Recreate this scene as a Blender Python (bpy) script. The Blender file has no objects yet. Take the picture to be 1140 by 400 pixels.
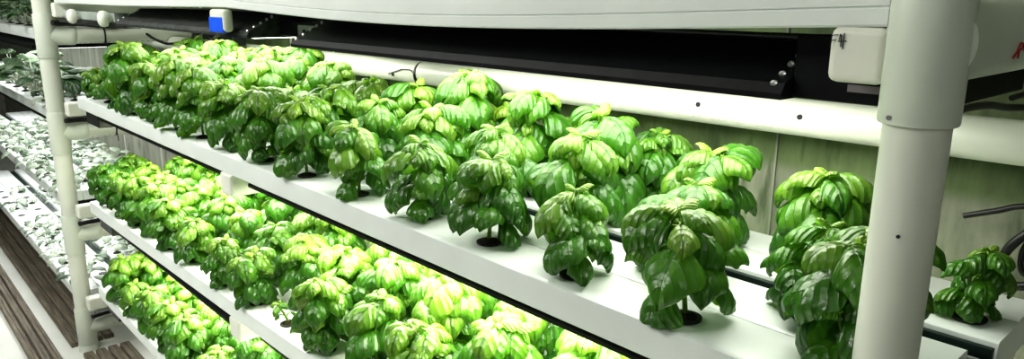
import bpy, math, random
from mathutils import Vector, Matrix
PI = math.pi
sc = bpy.context.scene
COL = sc.collection
random.seed(11)

# ------------------------------------------------------------------ materials
def mat(name):
    m = bpy.data.materials.new(name); m.use_nodes = True
    nt = m.node_tree; nt.nodes.clear()
    out = nt.nodes.new('ShaderNodeOutputMaterial')
    b = nt.nodes.new('ShaderNodeBsdfPrincipled')
    nt.links.new(b.outputs[0], out.inputs[0])
    return m, nt, b, out
def N(nt, t, **k):
    n = nt.nodes.new(t)
    for a, v in k.items(): setattr(n, a, v)
    return n
def math_(nt, op, a, b=None, c=None):
    n = nt.nodes.new('ShaderNodeMath'); n.operation = op
    for i, v in enumerate((a, b, c)):
        if v is None: continue
        if isinstance(v, (int, float)): n.inputs[i].default_value = v
        else: nt.links.new(v, n.inputs[i])
    return n.outputs[0]
def ramp(nt, fac, stops):
    r = nt.nodes.new('ShaderNodeValToRGB')
    els = r.color_ramp.elements
    while len(els) < len(stops): els.new(.5)
    for e, (p, c) in zip(els, stops): e.position = p; e.color = (*c, 1)
    nt.links.new(fac, r.inputs[0]); return r.outputs[0]
def simple(name, c, rough=.5, spec=.5, metal=0, var=.06, scale=12, bump=0, coat=0):
    m, nt, b, o = mat(name)
    tc = N(nt, 'ShaderNodeTexCoord')
    n = N(nt, 'ShaderNodeTexNoise'); n.inputs['Scale'].default_value = scale; n.inputs['Detail'].default_value = 5
    nt.links.new(tc.outputs['Object'], n.inputs['Vector'])
    lo = tuple(x*(1-var) for x in c); hi = tuple(min(1, x*(1+var)) for x in c)
    nt.links.new(ramp(nt, n.outputs[0], [(.35, lo), (.65, hi)]), b.inputs['Base Color'])
    b.inputs['Roughness'].default_value = rough; b.inputs['Metallic'].default_value = metal
    b.inputs['Specular IOR Level'].default_value = spec
    b.inputs['Coat Weight'].default_value = coat
    if bump:
        bp = N(nt, 'ShaderNodeBump'); bp.inputs['Strength'].default_value = bump; bp.inputs['Distance'].default_value = .002
        nt.links.new(n.outputs[0], bp.inputs['Height']); nt.links.new(bp.outputs[0], b.inputs['Normal'])
    return m
M = {}
M['pvc'] = simple('white pvc', (.70, .725, .645), .32, .45, var=.05, scale=6)
M['fitting'] = simple('grey white fitting', (.64, .68, .60), .36, .45, var=.04, scale=5)
M['channel'] = simple('white channel plastic', (.76, .80, .78), .28, .5, var=.03, scale=9)
M['beam'] = simple('cream square tube', (.76, .77, .69), .4, .4, var=.04)
M['hood'] = simple('black lamp housing', (.005, .006, .007), .5, .2, var=.4, scale=30)
M['hood_grey'] = simple('dusty black lamp housing', (.022, .026, .024), .6, .35, var=.6, scale=40)
M['shading'] = simple('dark green black rail', (.008, .02, .016), .4, .4, var=.3)  # shade of the channel gap put into a near-black colour
M['black'] = simple('black rubber', (.009, .009, .010), .4, .5, var=.3)
M['pot'] = simple('black net pot plastic', (.012, .013, .011), .55, .4, var=.4)
M['media'] = simple('dark growing plug', (.028, .022, .014), .95, .2, var=.6, scale=180, bump=.6)
M['rivet'] = simple('rivet metal', (.75, .76, .74), .3, .5, metal=.9)
M['bracket'] = simple('galvanised bracket', (.42, .47, .43), .4, .5, metal=.35, var=.15)
M['tape'] = simple('blue tape', (.004, .10, .78), .55, .3, var=.12, scale=40)
M['ink'] = simple('black marker ink', (.012, .012, .02), .5)
M['redink'] = simple('red marker ink', (.35, .012, .008), .5)
M['print'] = simple('faded pink print', (.66, .56, .53), .5)
M['greyprint'] = simple('grey print', (.22, .23, .20), .5)
M['sticker'] = simple('grey sticker', (.20, .18, .19), .5)
M['floor'] = simple('white floor coating', (.74, .75, .71), .4, .4, var=.06, scale=3)
M['stem'] = simple('basil stem green', (.20, .36, .05), .45, .4, var=.25, scale=40)
M['kstem'] = simple('kale stem', (.36, .40, .30), .5, .4, var=.2, scale=40)

def emis(name, c, s):
    m, nt, b, o = mat(name)
    b.inputs['Base Color'].default_value = (.9, .9, .9, 1)
    b.inputs['Emission Color'].default_value = (*c, 1); b.inputs['Emission Strength'].default_value = s
    return m
M['led_top'] = emis('led panel top', (1, 1, .90), 8.5)
M['led_low'] = emis('led panel low', (1, 1, .80), 16)
M['led_next'] = emis('led panel next bay', (1, 1, 1), 5.0)

def wall_mat():
    m, nt, b, o = mat('stained grey wall board')
    tc = N(nt, 'ShaderNodeTexCoord')
    mp = N(nt, 'ShaderNodeMapping'); mp.inputs['Scale'].default_value = (9, 9, 2.2)
    nt.links.new(tc.outputs['Object'], mp.inputs[0])
    n1 = N(nt, 'ShaderNodeTexNoise'); n1.inputs['Scale'].default_value = 1.6; n1.inputs['Detail'].default_value = 7; n1.inputs['Roughness'].default_value = .65
    nt.links.new(mp.outputs[0], n1.inputs['Vector'])
    base = ramp(nt, n1.outputs[0], [(.3, (.10, .108, .082)), (.5, (.20, .21, .165)), (.72, (.31, .315, .255))])
    # slanting algae smears
    mp2 = N(nt, 'ShaderNodeMapping'); mp2.inputs['Scale'].default_value = (34, 20, 7); mp2.inputs['Rotation'].default_value = (0, .45, 0)
    nt.links.new(tc.outputs['Object'], mp2.inputs[0])
    n2 = N(nt, 'ShaderNodeTexNoise'); n2.inputs['Scale'].default_value = 1.0; n2.inputs['Detail'].default_value = 3
    nt.links.new(mp2.outputs[0], n2.inputs['Vector'])
    sm = math_(nt, 'SMOOTH_MIN', 1.0, math_(nt, 'MULTIPLY', math_(nt, 'MAXIMUM', math_(nt, 'SUBTRACT', n2.outputs[0], .56), 0), 7.0), .1)
    mx = N(nt, 'ShaderNodeMix', data_type='RGBA'); mx.inputs[7].default_value = (.035, .055, .022, 1)
    nt.links.new(math_(nt, 'MULTIPLY', sm, .75), mx.inputs[0]); nt.links.new(base, mx.inputs[6])
    sx = N(nt, 'ShaderNodeSeparateXYZ'); nt.links.new(tc.outputs['Object'], sx.inputs[0])
    # back pipe's shadow painted into the colour, greened by leaf bounce
    band = N(nt, 'ShaderNodeMapRange'); band.interpolation_type = 'SMOOTHSTEP'
    nt.links.new(math_(nt, 'ADD', sx.outputs[2], math_(nt, 'MULTIPLY', n1.outputs[0], .03)), band.inputs[0])
    band.inputs[1].default_value = 1.285; band.inputs[2].default_value = 1.315
    mx2 = N(nt, 'ShaderNodeMix', data_type='RGBA', blend_type='MULTIPLY'); mx2.inputs[7].default_value = (.52, .70, .34, 1)
    nt.links.new(math_(nt, 'MULTIPLY', band.outputs[0], .9), mx2.inputs[0]); nt.links.new(mx.outputs[2], mx2.inputs[6])
    nt.links.new(mx2.outputs[2], b.inputs['Base Color'])
    b.inputs['Roughness'].default_value = .5
    bp = N(nt, 'ShaderNodeBump'); bp.inputs['Strength'].default_value = .25; bp.inputs['Distance'].default_value = .004
    nt.links.new(n1.outputs[0], bp.inputs['Height']); nt.links.new(bp.outputs[0], b.inputs['Normal'])
    return m
M['wall'] = wall_mat()
M['seam'] = simple('pale seam strip', (.55, .57, .5), .5)

def wood_mat():
    m, nt, b, o = mat('weathered grooved board')
    tc = N(nt, 'ShaderNodeTexCoord')
    mp = N(nt, 'ShaderNodeMapping'); mp.inputs['Scale'].default_value = (3, 60, 60)
    nt.links.new(tc.outputs['Object'], mp.inputs[0])
    n = N(nt, 'ShaderNodeTexNoise'); n.inputs['Scale'].default_value = 1.5; n.inputs['Detail'].default_value = 8; n.inputs['Roughness'].default_value = .7
    nt.links.new(mp.outputs[0], n.inputs['Vector'])
    nt.links.new(ramp(nt, n.outputs[0], [(.3, (.055, .045, .032)), (.5, (.16, .135, .10)), (.7, (.34, .30, .235))]), b.inputs['Base Color'])
    b.inputs['Roughness'].default_value = .6
    bp = N(nt, 'ShaderNodeBump'); bp.inputs['Strength'].default_value = .5; bp.inputs['Distance'].default_value = .002
    nt.links.new(n.outputs[0], bp.inputs['Height']); nt.links.new(bp.outputs[0], b.inputs['Normal'])
    return m
M['wood'] = wood_mat()

def leaf_mat(name, dark, mid, light, vein, trans, nveins, rough=.33, transw=.3):
    m, nt, b, out = mat(name)
    uv = N(nt, 'ShaderNodeUVMap'); uv.uv_map = 'leaf'
    sx = N(nt, 'ShaderNodeSeparateXYZ'); nt.links.new(uv.outputs[0], sx.inputs[0])
    au = math_(nt, 'ABSOLUTE', math_(nt, 'SUBTRACT', math_(nt, 'MULTIPLY', sx.outputs[0], 2.0), 1.0))
    tc = N(nt, 'ShaderNodeTexCoord')
    nz = N(nt, 'ShaderNodeTexNoise'); nz.inputs['Scale'].default_value = 55; nz.inputs['Detail'].default_value = 3
    nt.links.new(tc.outputs['Object'], nz.inputs['Vector'])
    q = math_(nt, 'SUBTRACT', math_(nt, 'MULTIPLY', sx.outputs[1], nveins), math_(nt, 'MULTIPLY', math_(nt, 'POWER', au, 1.35), 2.5))
    q = math_(nt, 'ADD', q, math_(nt, 'MULTIPLY', math_(nt, 'SUBTRACT', nz.outputs[0], .5), .35))
    tri = math_(nt, 'PINGPONG', q, .5)                       # 0 on a side vein
    def line(x, w0, w1):
        v = N(nt, 'ShaderNodeMapRange'); v.interpolation_type = 'SMOOTHSTEP'
        v.inputs[1].default_value = w0; v.inputs[2].default_value = w1; v.inputs[3].default_value = 1; v.inputs[4].default_value = 0
        nt.links.new(x, v.inputs[0]); return v.outputs[0]
    v1 = line(tri, .015, .085); v2 = line(au, .02, .085)
    vm = math_(nt, 'MAXIMUM', math_(nt, 'MULTIPLY', v1, .8), v2)
    # fine net between the veins
    vo = N(nt, 'ShaderNodeTexVoronoi'); vo.feature = 'SMOOTH_F1'; vo.inputs['Scale'].default_value = 210
    nt.links.new(tc.outputs['Object'], vo.inputs['Vector'])
    at = N(nt, 'ShaderNodeAttribute'); at.attribute_name = 'tint'
    oi = N(nt, 'ShaderNodeObjectInfo')
    n2 = N(nt, 'ShaderNodeTexNoise'); n2.inputs['Scale'].default_value = 24; n2.inputs['Detail'].default_value = 4
    nt.links.new(tc.outputs['Object'], n2.inputs['Vector'])
    f = math_(nt, 'ADD', at.outputs['Fac'], math_(nt, 'MULTIPLY', math_(nt, 'SUBTRACT', n2.outputs[0], .5), .5))
    f = math_(nt, 'ADD', f, math_(nt, 'MULTIPLY', math_(nt, 'SUBTRACT', oi.outputs['Random'], .5), .16))
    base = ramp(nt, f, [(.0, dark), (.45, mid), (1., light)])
    mx = N(nt, 'ShaderNodeMix', data_type='RGBA'); mx.inputs[7].default_value = (*vein, 1)
    nt.links.new(math_(nt, 'MULTIPLY', vm, .78), mx.inputs[0]); nt.links.new(base, mx.inputs[6])
    nt.links.new(mx.outputs[2], b.inputs['Base Color'])
    b.inputs['Roughness'].default_value = rough; b.inputs['Specular IOR Level'].default_value = .8
    dome = math_(nt, 'POWER', math_(nt, 'MULTIPLY', tri, 2.0), .5)
    h = math_(nt, 'SUBTRACT', dome, math_(nt, 'MULTIPLY', v2, .6))
    h = math_(nt, 'SUBTRACT', h, math_(nt, 'MULTIPLY', vo.outputs[0], .22))
    bp = N(nt, 'ShaderNodeBump'); bp.inputs['Strength'].default_value = .8; bp.inputs['Distance'].default_value = .0024
    nt.links.new(math_(nt, 'MULTIPLY', math_(nt, 'MAXIMUM', math_(nt, 'SUBTRACT', 1.1, at.outputs['Fac']),   .25), .0038), bp.inputs['Distance'])
    nt.links.new(h, bp.inputs['Height']); nt.links.new(bp.outputs[0], b.inputs['Normal'])
    tr = N(nt, 'ShaderNodeBsdfTranslucent')
    mt = N(nt, 'ShaderNodeMix', data_type='RGBA', blend_type='MIX'); mt.inputs[0].default_value = .75
    mt.inputs[7].default_value = (*trans, 1); nt.links.new(base, mt.inputs[6]); nt.links.new(mt.outputs[2], tr.inputs[0])
    ms = N(nt, 'ShaderNodeMixShader'); ms.inputs[0].default_value = transw
    nt.links.new(b.outputs[0], ms.inputs[1]); nt.links.new(tr.outputs[0], ms.inputs[2])
    nt.links.new(ms.outputs[0], out.inputs[0])
    return m
M['basil'] = leaf_mat('basil leaf', (.012, .075, .007), (.065, .215, .014), (.31, .47, .05), (.022, .10, .010), (.26, .60, .05), 5.5, .32, .32)
M['kale'] = leaf_mat('kale leaf', (.02, .06, .03), (.10, .165, .11), (.40, .46, .36), (.55, .6, .5), (.25, .4, .18), 5.0, .5, .12)
M['kale_dark'] = leaf_mat('dark kale leaf', (.008, .03, .012), (.022, .07, .026), (.12, .2, .09), (.3, .4, .25), (.1, .25, .05), 5.0, .5, .12)

# ------------------------------------------------------------------ mesh helpers
class MB:
    def __init__(s): s.v = []; s.f = []; s.uv = []; s.t = []; s.mi = []; s.cur = 0
    def add(s, vs, fs, uvs=None, tint=0.5):
        o = len(s.v); s.v += [tuple(p) for p in vs]
        s.f += [tuple(i+o for i in f) for f in fs]; s.mi += [s.cur]*len(fs)
        s.uv += uvs if uvs else [(0, 0)]*len(vs); s.t += [tint]*len(vs) if isinstance(tint, (int, float)) else tint
    def box(s, x0, x1, y0, y1, z0, z1):
        s.add([(x0,y0,z0),(x1,y0,z0),(x1,y1,z0),(x0,y1,z0),(x0,y0,z1),(x1,y0,z1),(x1,y1,z1),(x0,y1,z1)],
              [(0,3,2,1),(4,5,6,7),(0,1,5,4),(1,2,6,5),(2,3,7,6),(3,0,4,7)])
    def prism(s, profile, stations, closed=True):
        # profile(station) -> list of points ; lofts between stations, caps the ends
        n = None; vs = []; fs = []
        for st in stations:
            p = profile(st); n = len(p); vs += p
        for i in range(len(stations)-1):
            for k in range(n):
                a = i*n+k; b = i*n+(k+1) % n
                fs.append((a, b, b+n, a+n))
        fs.append(tuple(range(n))[::-1]); o = (len(stations)-1)*n
        fs.append(tuple(range(o, o+n)))
        s.add(vs, fs)
    def tube(s, pts, r, seg=10, cap=True):
        pts = [Vector(p) for p in pts]; n = len(pts); vs = []; fs = []
        rr = r if isinstance(r, (list, tuple)) else [r]*n
        prev = None
        for i, p in enumerate(pts):
            d = (pts[min(i+1, n-1)] - pts[max(i-1, 0)]).normalized()
            if prev is None:
                a = Vector((0, 0, 1)) if abs(d.z) < .9 else Vector((1, 0, 0))
                u = d.cross(a).normalized()
            else:
                u = (prev - d*prev.dot(d)).normalized()
            prev = u; w = d.cross(u)
            vs += [p + (u*math.cos(2*PI*k/seg) + w*math.sin(2*PI*k/seg))*rr[i] for k in range(seg)]
        for i in range(n-1):
            for k in range(seg):
                a = i*seg+k; b = i*seg+(k+1) % seg
                fs.append((a, b, b+seg, a+seg))
        if cap: fs += [tuple(range(seg))[::-1], tuple(range((n-1)*seg, n*seg))]
        s.add(vs, fs)
    def lathe(s, prof, c=(0,0,0), axis='z', seg=32):
        # prof: list of (radius, height) ; closed with caps
        pts = []
        for r, h in prof:
            for k in range(seg):
                a = 2*PI*k/seg; x, y = r*math.cos(a), r*math.sin(a)
                p = {'z': (x, y, h), 'y': (y, h, x), 'x': (h, x, y)}[axis]
                pts.append((p[0]+c[0], p[1]+c[1], p[2]+c[2]))
        fs = []
        for i in range(len(prof)-1):
            for k in range(seg):
                a = i*seg+k; b = i*seg+(k+1) % seg
                fs.append((a, b, b+seg, a+seg))
        fs += [tuple(range(seg))[::-1], tuple(range((len(prof)-1)*seg, len(prof)*seg))]
        s.add(pts, fs)
    def mesh(s, name, mats, smooth=None, leaf=False):
        me = bpy.data.meshes.new(name); me.from_pydata(s.v, [], s.f)
        for m_ in (mats if isinstance(mats, (list, tuple)) else [mats]): me.materials.append(m_)
        me.polygons.foreach_set('material_index', s.mi)
        if leaf:
            ul = me.uv_layers.new(name='leaf')
            for l in me.loops: ul.data[l.index].uv = s.uv[l.vertex_index]
            at = me.attributes.new('tint', 'FLOAT', 'POINT'); at.data.foreach_set('value', s.t)
        me.validate(); me.update()
        if smooth == 'all': me.shade_smooth()
        elif smooth:
            try: me.shade_smooth(); me.set_sharp_from_angle(angle=math.radians(smooth))
            except Exception: pass
        return me
    def build(s, name, mats, parent=None, smooth=None, leaf=False, bevel=0):
        o = bpy.data.objects.new(name, s.mesh(name, mats, smooth, leaf)); COL.objects.link(o)
        if parent: o.parent = parent
        if bevel:
            bv = o.modifiers.new('bevel', 'BEVEL'); bv.width = bevel; bv.segments = 3; bv.limit_method = 'ANGLE'; bv.angle_limit = .6
            o.data.shade_smooth()
            wn = o.modifiers.new('wn', 'WEIGHTED_NORMAL'); wn.keep_sharp = False
        return o
def empty(name, loc=(0, 0, 0)):
    o = bpy.data.objects.new(name, None); o.empty_display_size = .02; o.location = loc; COL.objects.link(o); return o
def tag(o, label, cat, group=None):
    o['label'] = label; o['category'] = cat
    if group: o['group'] = group
    return o
ORD = ['nearest', 'second', 'third', 'fourth', 'fifth', 'sixth', 'seventh', 'eighth', 'ninth', 'tenth', 'eleventh', 'twelfth',
       'thirteenth', 'fourteenth', 'fifteenth', 'sixteenth', 'seventeenth', 'eighteenth', 'nineteenth', 'twentieth']
def lerp(a, b, t): return a + (b-a)*t

# ------------------------------------------------------------------ the setting
LP = -3.369                                    # x of the far post, the near post stands at x = 0
def struct(o): o['kind'] = 'structure'; return o
b = MB(); b.box(-9, 2.5, -3, 1.2, -.05, 0); struct(b.build('floor', M['floor']))
b = MB(); b.box(-9, 2.5, .58, .64, 0, 2.7); wall = struct(b.build('wall_back', M['wall']))
b = MB(); b.box(-9.06, -9, -3, .58, 0, 2.7); struct(b.build('wall_left', M['wall']))
b = MB(); b.box(-9.06, 2.5, -3, .64, 2.7, 2.75); struct(b.build('ceiling', M['floor']))
for i, x in enumerate((-.42, -1.22, -2.02, -2.33, -3.2, -3.97, -4.66)):
    w = .004 if i == 0 else .008
    b = MB(); b.box(x-w/2, x+w/2, .5765, .58, 0, 2.7); struct(b.build('trim_%d' % (i+1), M['seam'] if i else M['greyprint']))

# ------------------------------------------------------------------ pvc rack frame
def post(x, crosses, top, label, r=.0350, rs=.0395, seg=48, zb=0.0, h=.09, br=.0395, bl=.104):
    root = empty('rack_post', (x, 0, 0)); tag(root, label, 'post', 'white pipe posts of the plant rack')
    b = MB(); b.lathe([(r, zb), (r, top)], seg=seg); b.build('post_pipe', M['pvc'], root, smooth=40)
    for z in crosses:
        b = MB()
        b.lathe([(r*.99, z-h), (rs-.001, z-h), (rs, z-h+.002), (rs, z+h-.002), (rs-.001, z+h), (r*.99, z+h)], seg=seg)
        b.lathe([(br-.001, 0), (br-.001, bl-.026), (br, bl-.024), (br, bl-.001), (br-.0025, bl+.0025)], c=(0, 0, z), axis='y', seg=seg)
        t = b.build('tee_fitting', M['fitting'], root, smooth=40)
        s = MB(); s.lathe([(.0022, 0), (.0022, .0022)], c=(-.4*rs, -.917*rs-.0015, z-h+.006), axis='y', seg=10)
        s.build('screw', M['rivet'], t)
    b = MB(); b.lathe([(rs+.002, zb), (rs+.002, zb+.025), (rs, zb+.03)], seg=seg); b.build('base_coupling', M['fitting'], root, smooth=40)
    return root
ZL = [1.4166, 1.0101, .5546, .1156]
ZR = [1.541, 1.06, .66, .20]
pr = post(0, ZR, 2.0, 'thick white pipe post in the right foreground, widening into a tee sleeve at its top', r=.0262, rs=.0310, h=.066, br=.0365, bl=.35)
pl = post(LP, ZL, 1.9, 'thin white pipe post at the left, between the basil bay and the seedling bay')
b = MB(); b.lathe([(.0016, 0), (.0016, .0015)], c=(.006, -.0266, 1.383), axis='y', seg=10); b.build('drill_mark', M['ink'], pr)
b = MB(); b.tube([(-.034, 0, .075), (-.085, 0, .075)], .019, 24); b.tube([(-.082, 0, .075), (-.108, 0, .075)], .0225, 24)
b.build('side_plug', M['beam'], pl, smooth=40)

def cross_pipe(x, z, label, y1=.578, r=.0345, marks=True, y0=.107):
    root = empty('cross_pipe', (x, y0, z)); tag(root, label, 'pipe', 'cross pipes running from the posts to the wall')
    b = MB(); b.lathe([(r, 0), (r, y1-y0)], axis='y', seg=40); b.build('pipe_body', M['pvc'], root, smooth=40)
    if marks:
        b = MB(); rnd = random.Random(int(z*1000)); y = .01
        while y < .45:
            w = rnd.uniform(.004, .012); a = math.radians(-58)
            px, pz = (r+.0004)*math.cos(a), (r+.0004)*math.sin(a)
            tz = Vector((-math.sin(a), 0, math.cos(a)))*.0022
            p = Vector((px, y, pz))
            b.add([p-tz, p+Vector((0, w, 0))-tz, p+Vector((0, w, 0))+tz, p+tz], [(0, 1, 2, 3)])
            y += w + rnd.uniform(.004, .016)
        b.build('printed_text', M['greyprint'], root)
    return root
nm = ['upper channels', 'top basil tray', 'middle basil tray', 'bottom basil tray']
for i, z in enumerate(ZL):
    c = cross_pipe(LP, z, 'white cross pipe behind the left post, below the ' + nm[i])
for i, z in enumerate(ZR[:1]):
    c = cross_pipe(0, z, 'large white cross pipe behind the top of the right post, red marking on its fitting', marks=False, y0=.353)
    # red handwriting "R-V" on the side of the pipe
    b = MB()
    def on(y, a, r=.0370): a = math.radians(a); return (r*math.cos(a), y, r*math.sin(a))
    def stroke(pl_): b.tube([on(*p) for p in pl_], .0009, 6)
    y0, a0 = -.244, -14
    stroke([(y0, a0-11), (y0+.002, a0), (y0+.004, a0+11)])
    stroke([(y0+.004, a0+11), (y0+.014, a0+9), (y0+.015, a0+3), (y0+.004, a0)])
    stroke([(y0+.006, a0), (y0+.016, a0-11)])
    stroke([(y0+.022, a0), (y0+.030, a0)])
    stroke([(y0+.036, a0+10), (y0+.042, a0-10), (y0+.050, a0+11)])
    b.build('red_handwriting', M['redink'], c)

def cable(name, pts, r, label, cat='cable', mat_='black', parent=None, group=None, sub=6):
    # smooth catmull-rom through the points
    P = [Vector(p) for p in pts]; out = []
    for i in range(len(P)-1):
        p0 = P[max(i-1, 0)]; p1 = P[i]; p2 = P[i+1]; p3 = P[min(i+2, len(P)-1)]
        for k in range(sub):
            t = k/sub
            out.append(.5*((2*p1) + (p2-p0)*t + (2*p0-5*p1+4*p2-p3)*t*t + (3*p1-p0-3*p2+p3)*t**3))
    out.append(P[-1])
    b = MB(); b.tube(out, r, 8); o = b.build(name, M[mat_], parent, smooth=60)
    if label: tag(o, label, cat, group)
    return o

# straps and hoses lying over the left cross pipes
for i, z in enumerate(ZL):
    zz = z + .0345
    cable('hose', [(LP+.05, .02, zz+.021), (LP+.03, .07, zz+.018), (LP+.02, .14, zz+.014), (LP+.03, .24, zz+.004), (LP+.01, .32, zz+.010), (LP+.02, .42, zz+.006), (LP, .55, zz+.012)], .011,
          'black hose lying on the left cross pipe below the ' + nm[i], 'hose', group='hoses on the left cross pipes')
    b = MB(); b.lathe([(.0370, .0), (.0370, .006)], c=(LP, .212, z), axis='y', seg=32)
    b.tube([(LP+.036, .215, z), (LP+.039, .216, z-.04), (LP+.036, .217, z-.055)], .002, 6)
    tag(b.build('cable_tie', M['black'], smooth=40), 'black cable tie around the left cross pipe below the ' + nm[i], 'cable tie', 'cable ties on the left cross pipes')

# ------------------------------------------------------------------ growing channels
CH = [(0, .0935), (.0965, .207), (.2495, .335), (.3365, .42)]
H = .046
def channel(x0, x1, y0, y1, zf, label, group, n=14, lip=True):
    root = empty('growing_channel', ((x0+x1)/2, y0, zf((x0+x1)/2)))
    cx, cz = (x0+x1)/2, zf((x0+x1)/2)
    g = .0016
    def prof(x):
        z = zf(x)-cz; w = y1-y0; X = x-cx
        pts = [(X, .002, z), (X, 0, z+.002)]
        if lip: pts += [(X, 0, z+.0150), (X, g, z+.0160), (X, g, z+.0172), (X, 0, z+.0180)]
        pts += [(X, 0, z+H-.006), (X, .0012, z+H-.0022), (X, .004, z+H-.0004), (X, .008, z+H), (X, w-.004, z+H), (X, w-.001, z+H-.001), (X, w, z+H-.004), (X, w, z+.002), (X, w-.002, z)]
        return pts
    st = [lerp(x0, x1, i/n) for i in range(n+1)]
    b = MB(); b.prism(prof, st); b.build('channel_body', M['channel'], root, smooth=35)
    tag(root, label, 'growing channel', group)
    return root
def lin(xa, za, xb, zb): return lambda x: za + (zb-za)*(x-xa)/(xb-xa)
Z1 = lambda x: 1.1605
Z2 = lin(-3.03, .738, -1.2, .777)
Z3 = lambda x: .364
Z0 = lambda x: 1.5535 - (.0195*math.sin(PI*min(1, max(0, -x/1.46)))**1.1 if x > -1.46 else .004*math.sin(PI*min(1, max(0, (-x-1.46)/1.64))))
rowname = ['front channel', 'second channel', 'third channel', 'rearmost channel']
for (zf, nmz, xl) in ((Z1, 'top basil tray', -2.96), (Z2, 'middle basil tray', -2.985), (Z3, 'bottom basil tray', -3.03)):
    for k, (y0, y1) in enumerate(CH):
        xr = (-.040, .014, .032, .03)[k]
        channel(xl, xr, y0, y1, zf, 'long white %s of the %s, planted with basil' % (rowname[k], nmz) if k < 3 else 'long white %s of the %s, against the wall' % (rowname[k], nmz), 'growing channels of the basil bay', lip=False)
    b = MB()
    z = zf(-1.5)
    def pf(y0, y1, za, zb_): return lambda x: [(x, y0, zf(x)+za), (x, y1, zf(x)+za), (x, y1, zf(x)+zb_), (x, y0, zf(x)+zb_)]
    b.prism(pf(.2115, .2465, 0, .026), [xl, xr]); b.prism(pf(.238, .2465, .026, .040), [xl, xr])
    rr = b.build('gap_shading', M['shading'], None, bevel=.001)  # solid dark strip standing in for the shade between the channels
    b = MB(); b.prism(pf(.224, .228, .026, .030), [xl, xr]); b.build('pale_bead', M['bracket'], rr)
    tag(rr, 'dark green-black rail filling the gap in the ' + nmz, 'shading', 'dark shade strips between the channels')
for k, (y0, y1) in enumerate(CH):
    channel(-3.13, -.034, y0, y1, Z0, 'sagging white %s overhead, above the black lamps' % rowname[k], 'overhead channels', n=48)

# square beams carrying the channels
def beam(x, z, label, w=.066, h=.056, y1=.44, y0=-.003):
    b = MB(); b.box(-w/2, w/2, 0, y1-y0, -h/2, h/2)
    o = b.build('support_beam', M['beam'], None, bevel=.008); o.location = (x, y0, z)
    tag(o, label, 'beam', 'square beams under the channels'); return o
bm_r = beam(-.056, 1.5525-.025, 'cream square beam end beside the right post, with a black handwritten mark', w=.05, h=.049)
b = MB()
def st2(pts): b.tube([(sx+(px-sx)*.72, -.0006, sz+(pz-sz)*.75) for px, pz in pts], .00045, 6)
sx, sz = -.0225, .0105
st2([(sx, sz-.006), (sx+.0008, sz+.008)]); st2([(sx+.0008, sz+.008), (sx+.008, sz+.009)]); st2([(sx+.0004, sz+.002), (sx+.006, sz+.003)])
st2([(sx+.011, sz+.010), (sx+.0095, sz+.001), (sx+.019, sz+.002)]); st2([(sx+.0155, sz+.011), (sx+.015, sz-.007)]); st2([(sx+.0125, sz+.009), (sx+.0125, sz-.005)])
b.build('handwritten_mark', M['ink'], bm_r)
bm_m = beam(-1.497, 1.5495-.0255, 'white square beam end under the overhead channel, blue tape around it', h=.05, y1=.020, w=.086)
b = MB(); b.box(-.0445, .036, -.0012, .014, -.027, .008)
b.build('blue_tape', M['tape'], bm_m, bevel=.003)
beam(-3.165, 1.553-.028, 'white square beam end beside the left post, under the overhead channels', w=.05)
beam(-3.165, 1.1605-.0285, 'white square beam end beside the left post, at the tip of the top basil tray', w=.055, y1=.2)
beam(-1.53, 1.1605-.0285, 'white square beam end halfway along, under the top basil tray')
beam(-3.22, .690, 'white square beam end beside the left post, at the tip of the middle basil tray', w=.055, y1=.2)
beam(-1.555, Z2(-1.555)-.0285, 'white square beam end halfway along, under the middle basil tray')
beam(-3.27, .255, 'white square beam end beside the left post, at the tip of the bottom basil tray', w=.055, y1=.2)
for zf_, nm_, x_ in ((Z1, 'top', -2.86), (Z2, 'middle', -2.86), (Z3, 'bottom', -2.93)):
    root = empty('tip_box', (x_, .02, zf_(x_))); tag(root, 'black box under the left tip of the %s basil tray' % nm_, 'box', 'black boxes under the tray tips')  # plain black box set under each tray tip
    b = MB(); b.box(-.085, .085, 0, .28, -.056, -.0005); b.build('case', M['black'], root, bevel=.003)
    b = MB(); b.tube([(-.08, .05, -.03), (-.13, .05, -.04), (-.2, .04, -.05), (-.26, .06, -.055)], .011, 10); b.build('spout', M['black'], root, smooth=60)

# ------------------------------------------------------------------ grow lamps
def lamp(x0, x1, ztop, zbot, label, led, mat_='hood', rivets=True, yo=0, group='black grow lamps', yback=.40):
    cx = (x0+x1)/2; root = empty('grow_lamp', (cx, .2+yo, zbot)); tag(root, label, 'grow lamp', group)
    h = ztop-zbot; a, c = (x0-cx), (x1-cx)
    yf = -.175; yb = yback-.2; yt0 = -.105; yt1 = yb-.07
    def prof(x): return [(x, yf, 0), (x, yf, .006), (x, yf+.006, min(.016, h*.6)), (x, yt0, h*.85), (x, yt0+.008, h), (x, yt1-.008, h), (x, yt1, h*.85), (x, yb-.006, min(.016, h*.6)), (x, yb, .006), (x, yb, 0)]
    b = MB(); b.prism(prof, [a, c]); hd = b.build('housing', M[mat_], root, smooth=25)
    b = MB(); b.box(a+.03, c-.03, yf+.03, yb-.03, -.0025, 0); b.build('led_panel', M[led], root)
    if rivets:
        for end, s in ((a, 1), (c, -1)):
            for t in (.06, .30, .55, .78, .97):
                y = lerp(yf+.003, yt0-.002, t); z = lerp(.012, h-.006, t)
                b = MB(); b.lathe([(.0042, -.002), (.0042, .0008), (.0022, .0022)], axis='y', seg=10)
                # seat the rivet on the sloping face
                for i, v in enumerate(b.v): b.v[i] = (v[0], -v[1], v[2])
                b.f = [f[::-1] for f in b.f]
                r_ = b.build('rivet', M['rivet'], hd, smooth=30); r_.location = (end+s*.012, y-.0005, z)
    return root
l1 = lamp(-1.19, -.135, 1.552-.02, 1.4785, 'long black grow lamp overhead on the right, riveted along its end', 'led_top')
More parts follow.
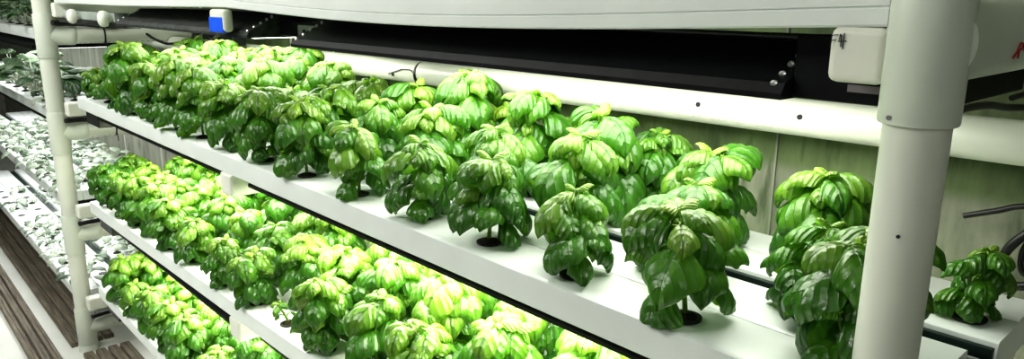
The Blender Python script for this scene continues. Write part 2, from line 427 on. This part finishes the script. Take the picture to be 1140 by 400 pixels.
l2 = lamp(-2.42, -1.40, 1.54, 1.487, 'dusty black grow lamp overhead on the left, beyond the blue tape', 'led_top', 'hood_grey')
# end plate of the right lamp reaching to the post
b = MB(); b.box(.528, .66, -.155, .12, .001, .062)
ep = b.build('end_plate', M['hood'], l1, bevel=.002)
b = MB(); b.box(.583, .613, -.1562, -.155, .012, .019); b.build('sticker', M['sticker'], ep)
# connector between both lamps
root = empty('lamp_connector', (-1.3, .1, 1.49)); tag(root, 'black connector box with a small metal plate between the two overhead lamps', 'connector')
b = MB(); b.box(-.095, .105, 0, .1, .002, .032); b.build('box', M['hood'], root, bevel=.002)
b = MB(); b.box(0, .095, -.003, 0, .005, .028); b.build('metal_plate', M['bracket'], root, bevel=.001)
b = MB(); b.lathe([(.004, 0), (.004, .003)], c=(.03, -.005, .015), axis='y', seg=12); b.build('screw', M['black'], root)
# bracket with two knobs at the left end of the left lamp
root = empty('lamp_bracket', (-2.95, .03, 1.49)); tag(root, 'grey lamp bracket with two round white knobs by the left post', 'bracket')
b = MB(); b.box(-.27, .50, .0, .05, .004, .034); b.build('bracket_bar', M['bracket'], root, bevel=.003)
b = MB(); b.box(-.27, .62, -.004, .045, -.012, .003); b.build('black_strip', M['black'], root, bevel=.002)
for x in (.05, .47):
    b = MB(); b.lathe([(.012, 0), (.012, -.012), (.024, -.014), (.027, -.024), (.024, -.034), (.014, -.040)], c=(x, .0, .016), axis='y', seg=20)
    k = b.build('knob', M['pvc'], root, smooth=50)
for zf, nmz in ((Z1, 'top basil tray'), (Z2, 'middle basil tray')):
    for x0, x1, side in ((-1.46, -.135, 'right'), (-2.76, -1.62, 'left')):
        zt = zf((x0+x1)/2)-.002 - (.020 if zf is Z2 else 0)
        lamp(x0, x1, zt, zt-.024, 'flat black grow lamp under the %s half of the %s' % (side, nmz), 'led_low', rivets=False)

# ------------------------------------------------------------------ back pipe and cables
root = empty('back_pipe', (-2.6, .5, 1.383)); tag(root, 'long white pipe along the wall behind the basil, glowing under the lamps', 'pipe')
b = MB(); b.tube([(-2.6, 0, -.018), (2.0-.2, 0, .004), (3.0, 0, .012)], .0305, 36); bp_ = b.build('pipe_body', M['pvc'], root, smooth=40)
b = MB(); rnd = random.Random(5); x = 1.85
while x < 2.25:
    w = rnd.uniform(.004, .011); a = math.radians(205)
    y, z = .0309*math.cos(a), .0309*math.sin(a)+.006
    b.add([(x, y, z-.003), (x+w, y, z-.003), (x+w, y-.0008, z+.004), (x, y-.0008, z+.004)], [(0, 1, 2, 3)]); x += w+rnd.uniform(.002, .007)
b.build('printed_text', M['print'], root)
for x in (2.08, 2.27, 1.10):
    b = MB(); b.lathe([(.0045, 0), (.0045, .003)], c=(x, -.032, .012 if x > 1.5 else -.01), axis='y', seg=12); b.build('drilled_hole', M['ink'], root)
b = MB(); b.lathe([(.0335, 0), (.0335, .007)], c=(-1.4, .5, 1.381), axis='x', seg=32)
b.tube([(-1.397, .468, 1.385), (-1.41, .465, 1.393), (-1.45, .467, 1.392), (-1.52, .468, 1.374)], .0015, 6)
tag(b.build('cable_tie', M['black'], smooth=40), 'black cable tie around the long back pipe', 'cable tie')
cable('cable', [(-1.75, .42, 1.47), (-1.62, .43, 1.452), (-1.5, .44, 1.438), (-1.38, .45, 1.437), (-1.28, .44, 1.448), (-1.2, .43, 1.462), (-1.1, .42, 1.47)], .008, 'thick black cable drooping below the lamp over the back pipe', group=None)
cable('cable', [(-1.6, .46, 1.46), (-1.5, .46, 1.447), (-1.4, .46, 1.452), (-1.25, .46, 1.462)], .005, 'thin black cable under the lamp, just above the back pipe')
cable('cable', [(-3.05, .3, 1.43), (-2.95, .3, 1.413), (-2.8, .3, 1.402), (-2.65, .3, 1.413), (-2.5, .3, 1.415), (-2.35, .31, 1.44), (-2.25, .31, 1.478)], .0055, 'thin black cable sagging above the leftmost basil plants')
root = empty('power_supply', (-2.62, .42, 1.405)); tag(root, 'black power supply with looping cables behind the left basil plants', 'power supply')
b = MB(); b.box(-.15, .15, 0, .05, 0, .045); b.build('case', M['black'], root, bevel=.004)
for pts in ([(-.16, .02, .05), (-.22, .0, .03), (-.26, -.02, .07), (-.30, -.02, .095)], [(-.12, .0, .05), (-.13, -.02, .08), (-.12, -.03, .1)], [(-.08, 0, .05), (-.09, -.02, .08), (-.10, -.03, .1)], [(.0, -.01, .02), (-.1, -.03, .06), (-.2, -.02, .01), (-.23, 0, -.02)]):
    P_ = pts; cable('supply_cable', P_, .006, None, parent=root)
# cables at the wall, right of the near post
cable('cable', [(-.10, .545, 1.267), (-.06, .548, 1.283), (-.02, .55, 1.298), (.1, .552, 1.315), (.3, .553, 1.32)], .0042, 'straight black cable on the wall right of the right post')
cable('cable', [(.12, .53, 1.42), (.06, .53, 1.33), (.0, .53, 1.28), (-.035, .53, 1.235), (-.038, .53, 1.20), (-.018, .53, 1.185), (.005, .53, 1.20), (.0, .53, 1.24), (.03, .53, 1.29), (.10, .53, 1.37)], .0065, 'looped black cable hanging at the right edge of the wall')
cable('cable', [(.03, .535, 1.34), (-.005, .535, 1.27), (-.018, .535, 1.235), (-.014, .535, 1.205), (.008, .535, 1.205), (.04, .535, 1.25)], .004, 'thin black cable inside the hanging cable loop')
cable('cable', [(.02, .03, 1.486), (.025, .09, 1.485), (.03, .15, 1.478), (.05, .22, 1.479), (.09, .34, 1.50)], .0035, 'black cable under the large cross pipe beside the right post')
cable('cable', [(.04, .10, 1.492), (.05, .15, 1.499), (.06, .2, 1.512), (.09, .3, 1.54)], .0028, 'thin black cable curving up the side of the large cross pipe')

# ------------------------------------------------------------------ floor decking
def deck(x0, x1, y0, y1, label, ribs):
    L_ = x1-x0; root = empty('decking_board', ((x0+x1)/2, (y0+y1)/2, 0)); tag(root, label, 'decking', 'weathered floor boards')
    w = (y1-y0)/ribs
    for i in range(ribs):
        a = -(y1-y0)/2 + i*w
        b = MB(); g = w*.10
        def prof(x): 
            h = .022
            return [(x, a+g, 0), (x, a+w-g, 0), (x, a+w-g, h-.004), (x, a+w*.80, h), (x, a+w*.60, h), (x, a+w*.55, h-.0025), (x, a+w*.50, h), (x, a+w*.2, h), (x, a+g, h-.004)]
        b.prism(prof, [-L_/2, L_/2]); b.build('plank', M['wood'], root, smooth=30)
deck(-7.5, LP-.062, -.062, .125, 'weathered brown boards on the floor left of the left post, nearest the rack', 4)
deck(LP+.075, -1.6, -.045, .155, 'weathered brown boards on the floor right of the left post, under the bottom basil tray', 4)
deck(-7.5, -2.2, -.232, -.115, 'weathered brown boards on the floor in the aisle, in front of the rack', 3)

# ------------------------------------------------------------------ basil
def leaf(mb, base, az, e0, bend, L, W, cup, tint, rnd, nu=10, nv=18, roll=0., nve=6., amp=1.0, fold=0.0):
    base = Vector(base); hd = Vector((math.cos(az), math.sin(az), 0)); side0 = Vector((-math.sin(az), math.cos(az), 0))
    p = base.copy(); ds = L/nv; vs = []; uvs = []; ts = []
    ph = rnd.uniform(0, 1); wob = rnd.uniform(-.35, .35)
    for j in range(nv+1):
        v = j/nv; th = e0 - bend*(v**.52) - .8*max(0, v-.6)/.4
        a2 = wob*v
        hdv = (hd*math.cos(a2) + side0*math.sin(a2)); sd0 = (-hd*math.sin(a2) + side0*math.cos(a2))
        d = hdv*math.cos(th) + Vector((0, 0, math.sin(th))); n = -hdv*math.sin(th) + Vector((0, 0, math.cos(th)))
        rl = roll*v; sd = sd0*math.cos(rl) + n*math.sin(rl); nn = n*math.cos(rl) - sd0*math.sin(rl)
        if j: p = p + d*ds
        # ovate outline with a pointed tip
        w = W*(math.sin(PI*min(1, v**.80))**.62)*(1-.06*v) if 0 < v < 1 else 0
        if v > .86: w = W*lerp((math.sin(PI*.86**.80)**.62)*(1-.0516), 0, ((v-.86)/.14)**1.25)
        w = max(w, .0006)
        for i in range(nu+1):
            u = -1 + 2*i/nu; a = cup*abs(u)
            lat = w*(math.sin(a)/cup)*(1 if u > 0 else -1); drop = w*(1-math.cos(a))/cup
            q = (v*nve - 2.5*abs(u)**1.35) % 1.0
            bump = (math.sin(PI*q)**.8)*(1-u**4)*min(1, abs(u)*4+.15)*.0016*(L/.075)*amp
            crease = -.003*(L/.065)*math.exp(-(u/.14)**2)
            edge = .0012*(L/.065)*math.sin(v*17+ph*9+(2 if u > 0 else 0))*abs(u)**3
            vs.append(p + sd*lat + nn*(-drop + bump + crease + edge)); uvs.append(((u+1)/2, v)); ts.append(tint)
    fs = []
    for j in range(nv):
        for i in range(nu):
            a = j*(nu+1)+i; fs.append((a, a+1, a+nu+2, a+nu+1))
    mb.add(vs, fs, uvs, ts)
class Kind: pass
def net_pot_meshes():
    b = MB(); b.lathe([(.0185, 0), (.0195, .001), (.0195, .0035), (.0165, .0042), (.0150, .0036)], seg=24); pot = b.mesh('net_pot', M['pot'], smooth=40)
    b = MB(); b.lathe([(.0150, .0030), (.012, .0062), (.006, .0080)], seg=18); plug = b.mesh('growing_plug', M['media'], smooth=60)
    return pot, plug
POT, PLUG = net_pot_meshes()
def basil_kind(seed, h, clear, nodes, Lmax, spread, branches):
    """one basil plant: main stem, opposite leaf pairs that droop over one another, side shoots, a tuft on top"""
    rnd = random.Random(seed); lf = MB(); sm = MB()
    lean = (rnd.uniform(-.012, .012), rnd.uniform(-.012, .012))
    def sp(t): return Vector((lean[0]*t*t, lean[1]*t*t, h*t))
    sm.tube([sp(0)+Vector((0, 0, .004)), sp(.33), sp(.66), sp(1)], [.0034, .0032, .0026, .0016], 8)
    az0 = rnd.uniform(0, PI)
    def pair(c, az, Lf, e0, tint, pet, amp=1.0, bend=None):
        for s in (0, 1):
            a = az + s*PI + rnd.uniform(-.3, .3); l = Lf*rnd.uniform(.82, 1.1)
            e = e0 + rnd.uniform(-.22, .22)
            tip = c + Vector((math.cos(a)*math.cos(e), math.sin(a)*math.cos(e), math.sin(e)))*pet*rnd.uniform(.8, 1.2)
            sm.tube([c, (c+tip)/2 + Vector((0, 0, .002)), tip], [.0016, .0013, .0011], 6)
            leaf(lf, tip, a, e, (bend or rnd.uniform(1.8, 2.5)), l, l*rnd.uniform(.41, .50), rnd.uniform(1.15, 1.8), min(1, max(0, tint+rnd.uniform(-.14, .14))), rnd,
                 roll=rnd.uniform(-.35, .35), nve=5.5, amp=amp, nu=12, nv=22)
    for k in range(nodes):
        t = lerp(clear, .97, (k/(nodes-1))**.9); c = sp(t)
        f = math.sin(PI*lerp(.26, .72, k/(nodes-1)))
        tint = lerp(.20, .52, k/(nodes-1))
        pair(c, az0 + k*PI/2 + rnd.uniform(-.2, .2), Lmax*f*spread, rnd.uniform(.4, .85), tint, .022*spread)
        # axillary shoots
        if branches and k < nodes-1:
            for s in (0, 1):
                if rnd.random() < branches:
                    a = az0 + k*PI/2 + s*PI + rnd.uniform(-.3, .3); Ls = rnd.uniform(.025, .05)
                    e = c + Vector((math.cos(a)*.55, math.sin(a)*.55, .85))*Ls
                    sm.tube([c, (c+e)/2 + Vector((math.cos(a), math.sin(a), 0))*.004, e], [.0018, .0015, .0012], 6)
                    pair(e, a + PI/2, Lmax*rnd.uniform(.72, .98), rnd.uniform(.4, .95), tint+.12, .010)
                    pair(e + Vector((0, 0, .004)), a, Lmax*rnd.uniform(.45, .65), rnd.uniform(.6, .95), tint+.28, .005, .8, rnd.uniform(1.4, 2.0))
    c = sp(1)
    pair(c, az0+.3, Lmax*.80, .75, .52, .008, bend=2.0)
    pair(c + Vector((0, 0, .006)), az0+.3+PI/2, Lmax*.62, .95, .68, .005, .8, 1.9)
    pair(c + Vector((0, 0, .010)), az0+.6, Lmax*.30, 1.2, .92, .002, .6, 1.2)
    k = Kind(); k.h = max(v[2] for v in lf.v); k.r = max(math.hypot(v[0], v[1]) for v in lf.v)
    # leaves never sink through the channel
    lf.v = [(v[0], v[1], max(v[2], .005 + .0015*random.random())) for v in lf.v]
    k.leaf = lf.mesh('foliage', M['basil'], smooth='all', leaf=True); k.stem = sm.mesh('stem', M['stem'], smooth='all')
    return k
SHORT = [basil_kind(s, .118, .20, 4, .098, 1.0, .75) for s in (1, 2, 3, 4)]
MID = [basil_kind(s, .158, .18, 5, .104, 1.05, .75) for s in (11, 12, 13, 14)]
TALL = [basil_kind(s, .200, .20, 5, .114, 1.1, .9) for s in (21, 22, 23, 24)]
BABY = [basil_kind(s, .045, .45, 2, .045, .8, 0) for s in (31,)]
BIG = [basil_kind(s, .152, .26, 4, .122, 1.1, .85) for s in (41, 42, 43)]
FIRST = basil_kind(51, .124, .32, 3, .108, 1.05, .9)

protos = {}
def place_plant(kinds, k, x, y, z, rz, s, label, group, stem=True, name='basil_plant', cat='basil plant', tilt=(0, 0)):
    kd = kinds[k]
    key = id(kd)
    if key not in protos:
        root = empty(name); o = bpy.data.objects.new('foliage', kd.leaf); o.parent = root; COL.objects.link(o)
        o2 = bpy.data.objects.new('stem', kd.stem); o2.parent = root; COL.objects.link(o2)
        o3 = bpy.data.objects.new('net_pot', POT); o3.parent = root; COL.objects.link(o3)
        o4 = bpy.data.objects.new('growing_plug', PLUG); o4.parent = o3; COL.objects.link(o4)
        protos[key] = root; r = root
    else:
        src = protos[key]; r = src.copy(); COL.objects.link(r)
        for ch in list(src.children):
            c = ch.copy(); COL.objects.link(c); c.parent = r
            for g in list(ch.children):
                d = g.copy(); COL.objects.link(d); d.parent = c
    r.location = (x, y, z); r.rotation_euler = (0, 0, rz); r.scale = (1, 1, 1)
    for ch in r.children:
        if ch.name.split('.')[0] in ('foliage', 'stem'): ch.scale = (s, s, s); ch.rotation_euler = (tilt[0], tilt[1], 0)
    tag(r, label, cat, group); return r

rb = random.Random(77)
def row_label(kindname, i, rowword, tray, extra=''):
    return '%s basil plant, %s from the right in the %s row of the %s%s' % (kindname, ORD[i], rowword, tray, extra)
def size_word(kinds):
    return {id(SHORT): 'short', id(MID): 'medium', id(TALL): 'tall', id(BIG): 'large', id(BABY): 'tiny young'}[id(kinds)]
def fix(i): return 'first' if i == 0 else ORD[i]
YR = [.045, .153, .30, .38]
def row(xs, y, zf, kinds, rowword, tray, scales=None, spec=None):
    for i, x in enumerate(xs):
        ks = kinds(i, x) if callable(kinds) else kinds
        s = rb.uniform(.92, 1.08)*(scales(x) if scales else 1)
        rz = rb.uniform(0, 2*PI); ki = rb.randrange(len(ks)); dx = rb.uniform(-.008, .008)
        if spec and i in spec: 
            ks, ki, s, rz = spec[i]; dx = 0
        lab = '%s basil plant, %s from the right, %s row of the %s' % (size_word(ks) if ks in (SHORT, MID, TALL, BIG, BABY) else 'bushy', fix(i), rowword, tray.replace('basil ', ''))
        place_plant(ks, ki, x+dx, y + rb.uniform(-.004, .004), zf(x)+H, rz, s, lab, 'basil in the %s row of the %s' % (rowword, tray), tilt=(rb.uniform(-.08, .08), rb.uniform(-.08, .08)))
# top tray
X1 = [-.047, -.237, -.420, -.602, -.786, -.992, -1.190, -1.390, -1.585, -1.775, -1.965, -2.155, -2.345, -2.535, -2.70, -2.83]
row(X1, YR[0], Z1, lambda i, x: SHORT if x > -1.1 or x < -2.65 else (MID if x > -1.7 else rb.choice((MID, TALL))), 'front', 'top basil tray',
    scales=lambda x: 1.0 if x > -1.1 else .98 if x > -2.65 else .8, spec={0: (SHORT, 1, 1.05, 1.0), 1: ([FIRST], 0, 1.0, .3), 2: (SHORT, 0, .90, .5), 3: (SHORT, 2, 1.02, 2.0)})
X2 = [-.142, -.332, -.522, -.712] + [-.895-.19*i for i in range(10)]
row(X2, YR[1], Z1, lambda i, x: (SHORT if x > -.45 else MID if x > -1.5 else TALL), 'second', 'top basil tray', scales=lambda x: .95)
X3 = [-.012, -.205, -.385, -.585, -.775] + [-.965-.19*i for i in range(9)]
row(X3, YR[2], Z1, lambda i, x: (SHORT if i == 0 else BIG if x > -.6 else rb.choice((BIG, TALL)) if x > -1 else TALL if x < -1.5 else rb.choice((TALL, MID))), 'third', 'top basil tray',
    scales=lambda x: .95 if x > -.9 else 1.0, spec={0: (SHORT, 3, .66, 2.6), 1: (BIG, 1, .86, 1.0), 2: (BIG, 0, .9, 2.2), 3: (BIG, 2, 1.08, .7), 4: (TALL, 1, .92, 2.0)})
X4 = [-.54, -.73, -.90] + [-1.06-.38*i for i in range(5)]
row(X4, YR[3], Z1, lambda i, x: TALL if i in (3, 5) else MID, 'rear', 'top basil tray', scales=lambda x: .84 if x > -1 else 1.0)
# middle tray
Xm = [-.38-.19*i for i in range(13)]
row(Xm[:5]+[-1.3265, -1.503, -1.700, -1.945]+[-2.12-.18*i for i in range(5)], YR[0], Z2, lambda i, x: MID if x > -1.2 else SHORT if x > -2 else MID, 'front', 'middle basil tray',
    spec={5: (BABY, 0, 1.0, .4), 4: (MID, 0, .95, 1.2), 6: (SHORT, 1, 1.0, 1.5)})
row([-.28-.19*i for i in range(15)], YR[1], Z2, lambda i, x: TALL if x > -1.2 else MID, 'second', 'middle basil tray')
row([-.37-.19*i for i in range(14)], YR[2], Z2, lambda i, x: rb.choice((TALL, BIG)) if x > -1.3 else rb.choice((TALL, MID)), 'third', 'middle basil tray')
# bottom tray
row([-1.88-.18*i for i in range(6)], YR[0], Z3, lambda i, x: rb.choice((MID, SHORT)), 'front', 'bottom basil tray')
row([-1.80-.18*i for i in range(7)], YR[1], Z3, lambda i, x: MID, 'second', 'bottom basil tray')
row([-1.70-.19*i for i in range(7)], YR[2], Z3, lambda i, x: rb.choice((MID, TALL)), 'third', 'bottom basil tray')

# ------------------------------------------------------------------ the seedling bay beyond the left post
def kale_kind(seed, n, Lp, Ll, matname, up):
    rnd = random.Random(seed); lf = MB(); sm = MB()
    for i in range(n):
        a = i*2.4 + rnd.uniform(-.3, .3); e = rnd.uniform(*up); l = Lp*rnd.uniform(.7, 1.15)
        c = Vector((0, 0, .006)); d = Vector((math.cos(a)*math.cos(e), math.sin(a)*math.cos(e), math.sin(e)))
        tip = c + d*l + Vector((0, 0, -.004))
        sm.tube([c, c + d*l*.5 + Vector((0, 0, .004)), tip], [.0018, .0015, .0012], 6)
        L_ = Ll*rnd.uniform(.7, 1.15)
        leaf(lf, tip, a, e*.7, rnd.uniform(.9, 1.6), L_, L_*rnd.uniform(.32, .42), .6, rnd.uniform(.2, .9), rnd, nu=6, nv=9, roll=rnd.uniform(-.5, .5), nve=4, amp=1.4)
    lf.v = [(v[0], v[1], max(v[2], .005)) for v in lf.v]
    k = Kind(); k.leaf = lf.mesh('foliage', M[matname], smooth='all', leaf=True); k.stem = sm.mesh('stem', M['kstem'], smooth='all'); return k
SEED = [kale_kind(s, 7, .060, .064, 'kale', (.5, 1.1)) for s in (1, 2, 3)]
KALE = [kale_kind(s, 8, .060, .064, 'kale', (.6, 1.25)) for s in (5, 6)]
DARK = [kale_kind(s, 11, .10, .085, 'kale_dark', (.75, 1.4)) for s in (8, 9)]
NB = (('top seedling tray', lambda x: 1.052, -3.56), ('middle seedling tray', lambda x: .655, -3.56), ('bottom seedling tray', lambda x: .205, -3.46))
NBY = [(0, .0935), (.0965, .207), (.2495, .335), (.3365, .42)]
for ti, (nmz, zf, xr) in enumerate(NB):
    for k, (y0, y1) in enumerate(NBY):
        channel(-6.6, xr, y0, y1, zf, 'white %s of the %s left of the left post' % (rowname[k], nmz), 'growing channels of the seedling bay', lip=False)
    b = MB(); b.box(-6.6, xr, .2115, .2465, zf(0), zf(0)+.03); tag(b.build('gap_shading', M['shading']), 'dark rail filling the gap in the ' + nmz, 'shading', 'dark shade strips between the channels')  # dark strip added for the shade in this gap as well
    for k, y in enumerate((.047, .152, .292, .378)):
        for i in range(13):
            x = xr - .09 - .19*i - (.095 if k % 2 else 0)
            if x < -5.9: continue
            if ti == 0 and k == 0 and -4.65 < x < -3.72: continue
            if rb.random() < .30 and ti == 2:
                r = empty('empty_net_pot', (x, y, zf(x)+H)); o = bpy.data.objects.new('pot_rim', POT); COL.objects.link(o); o.parent = r
                tag(r, 'empty black net pot, %s from the left post, %s of the %s' % (fix(i), rowname[k].replace(' channel', ' row'), nmz), 'net pot', 'empty net pots'); continue
            ks = KALE if (ti == 0 and k > 1) else SEED
            kw = 'silvery kale plant' if ks is KALE else 'pale silvery seedling'
            place_plant(ks, rb.randrange(len(ks)), x, y, zf(x)+H, rb.uniform(0, 6.28), rb.uniform(.8, 1.25),
                        '%s, %s from the left post, %s of the %s' % (kw, fix(i), rowname[k].replace(' channel', ' row'), nmz), 'seedlings in the ' + nmz, name='seedling', cat='seedling')
cross_pipe(-5.3, .117, 'white cross pipe at the far left, under the bottom seedling tray')
# overhead channels and dark kale of that bay
for k, (y0, y1) in enumerate(NBY):
    channel(-6.6, -3.56, y0, y1, lambda x: 1.395, 'white %s overhead left of the left post' % rowname[k], 'overhead channels of the seedling bay')
for i, (x, y) in enumerate(((-3.75, .047), (-3.98, .047), (-4.2, .047), (-4.45, .047), (-3.85, .152), (-4.1, .152))):
    place_plant(DARK, i % 2, x, y, 1.395+H, i*1.3, 1.0, 'dark kale plant on the overhead channels, %s from the left post, %s row' % (fix(i) if i < 4 else fix(i-4), 'front' if i < 4 else 'second'), 'overhead kale plants', name='kale_plant', cat='kale plant')
for i, (x, y) in enumerate(((-3.82, .1), (-4.06, .05), (-4.3, .1), (-4.55, .05))):
    place_plant(DARK, (i+1) % 2, x, .047, .0+1.052+H+.0005, i*2.1, 1.7, 'large dark kale plant on the top seedling tray, %s from the left post' % fix(i), 'large dark kale plants', name='kale_plant', cat='kale plant')
lamp(-6.4, -3.86, 1.390, 1.338, 'black grow lamp under the overhead channels of the seedling bay', 'led_next', rivets=False)
lamp(-6.4, -3.62, 1.048, 1.020, 'black grow lamp under the top seedling tray', 'led_next', rivets=False)
lamp(-6.4, -3.62, .652, .624, 'black grow lamp under the middle seedling tray', 'led_next', rivets=False)

# ------------------------------------------------------------------ light
def area(name, loc, rot, sx, sy, e, c=(1, 1, 1)):
    l = bpy.data.lights.new(name, 'AREA'); l.shape = 'RECTANGLE'; l.size = sx; l.size_y = sy; l.energy = e; l.color = c
    o = bpy.data.objects.new(name, l); COL.objects.link(o); o.location = loc; o.rotation_euler = rot; return o
area('aisle_light', (-2.6, -1.3, 2.5), (math.radians(38), 0, 0), 3.2, .5, 54, (1, 1, .95))
area('aisle_light', (.9, -1.5, 2.4), (math.radians(35), 0, .35), 1.2, .6, 5, (1, 1, .95))
w = bpy.data.worlds.new('World'); sc.world = w; w.use_nodes = True
bg = w.node_tree.nodes['Background']; bg.inputs[0].default_value = (.9, 1, .92, 1); bg.inputs[1].default_value = .06

# ------------------------------------------------------------------ camera
f, pitch, yaw, roll = 814.74, .2380, .8291, .0086
fw = Vector((-math.sin(yaw)*math.cos(pitch), math.cos(yaw)*math.cos(pitch), -math.sin(pitch)))
r = Vector((math.cos(yaw), math.sin(yaw), 0)); u = r.cross(fw)
r, u = r*math.cos(roll) + u*math.sin(roll), -r*math.sin(roll) + u*math.cos(roll)
cd = bpy.data.cameras.new('camera'); cam = bpy.data.objects.new('camera', cd); COL.objects.link(cam)
cd.sensor_fit = 'HORIZONTAL'; cd.sensor_width = 36; cd.lens = 36*f/1140; cd.clip_start = .01
mx = Matrix((r, u, -fw)).transposed().to_4x4(); mx.translation = Vector((.2171, -.6554, 1.5701))
cam.matrix_world = mx; sc.camera = cam
sc.view_settings.view_transform = 'Standard'; sc.view_settings.look = 'Medium High Contrast'
sc.view_settings.exposure = 0; sc.view_settings.gamma = 1
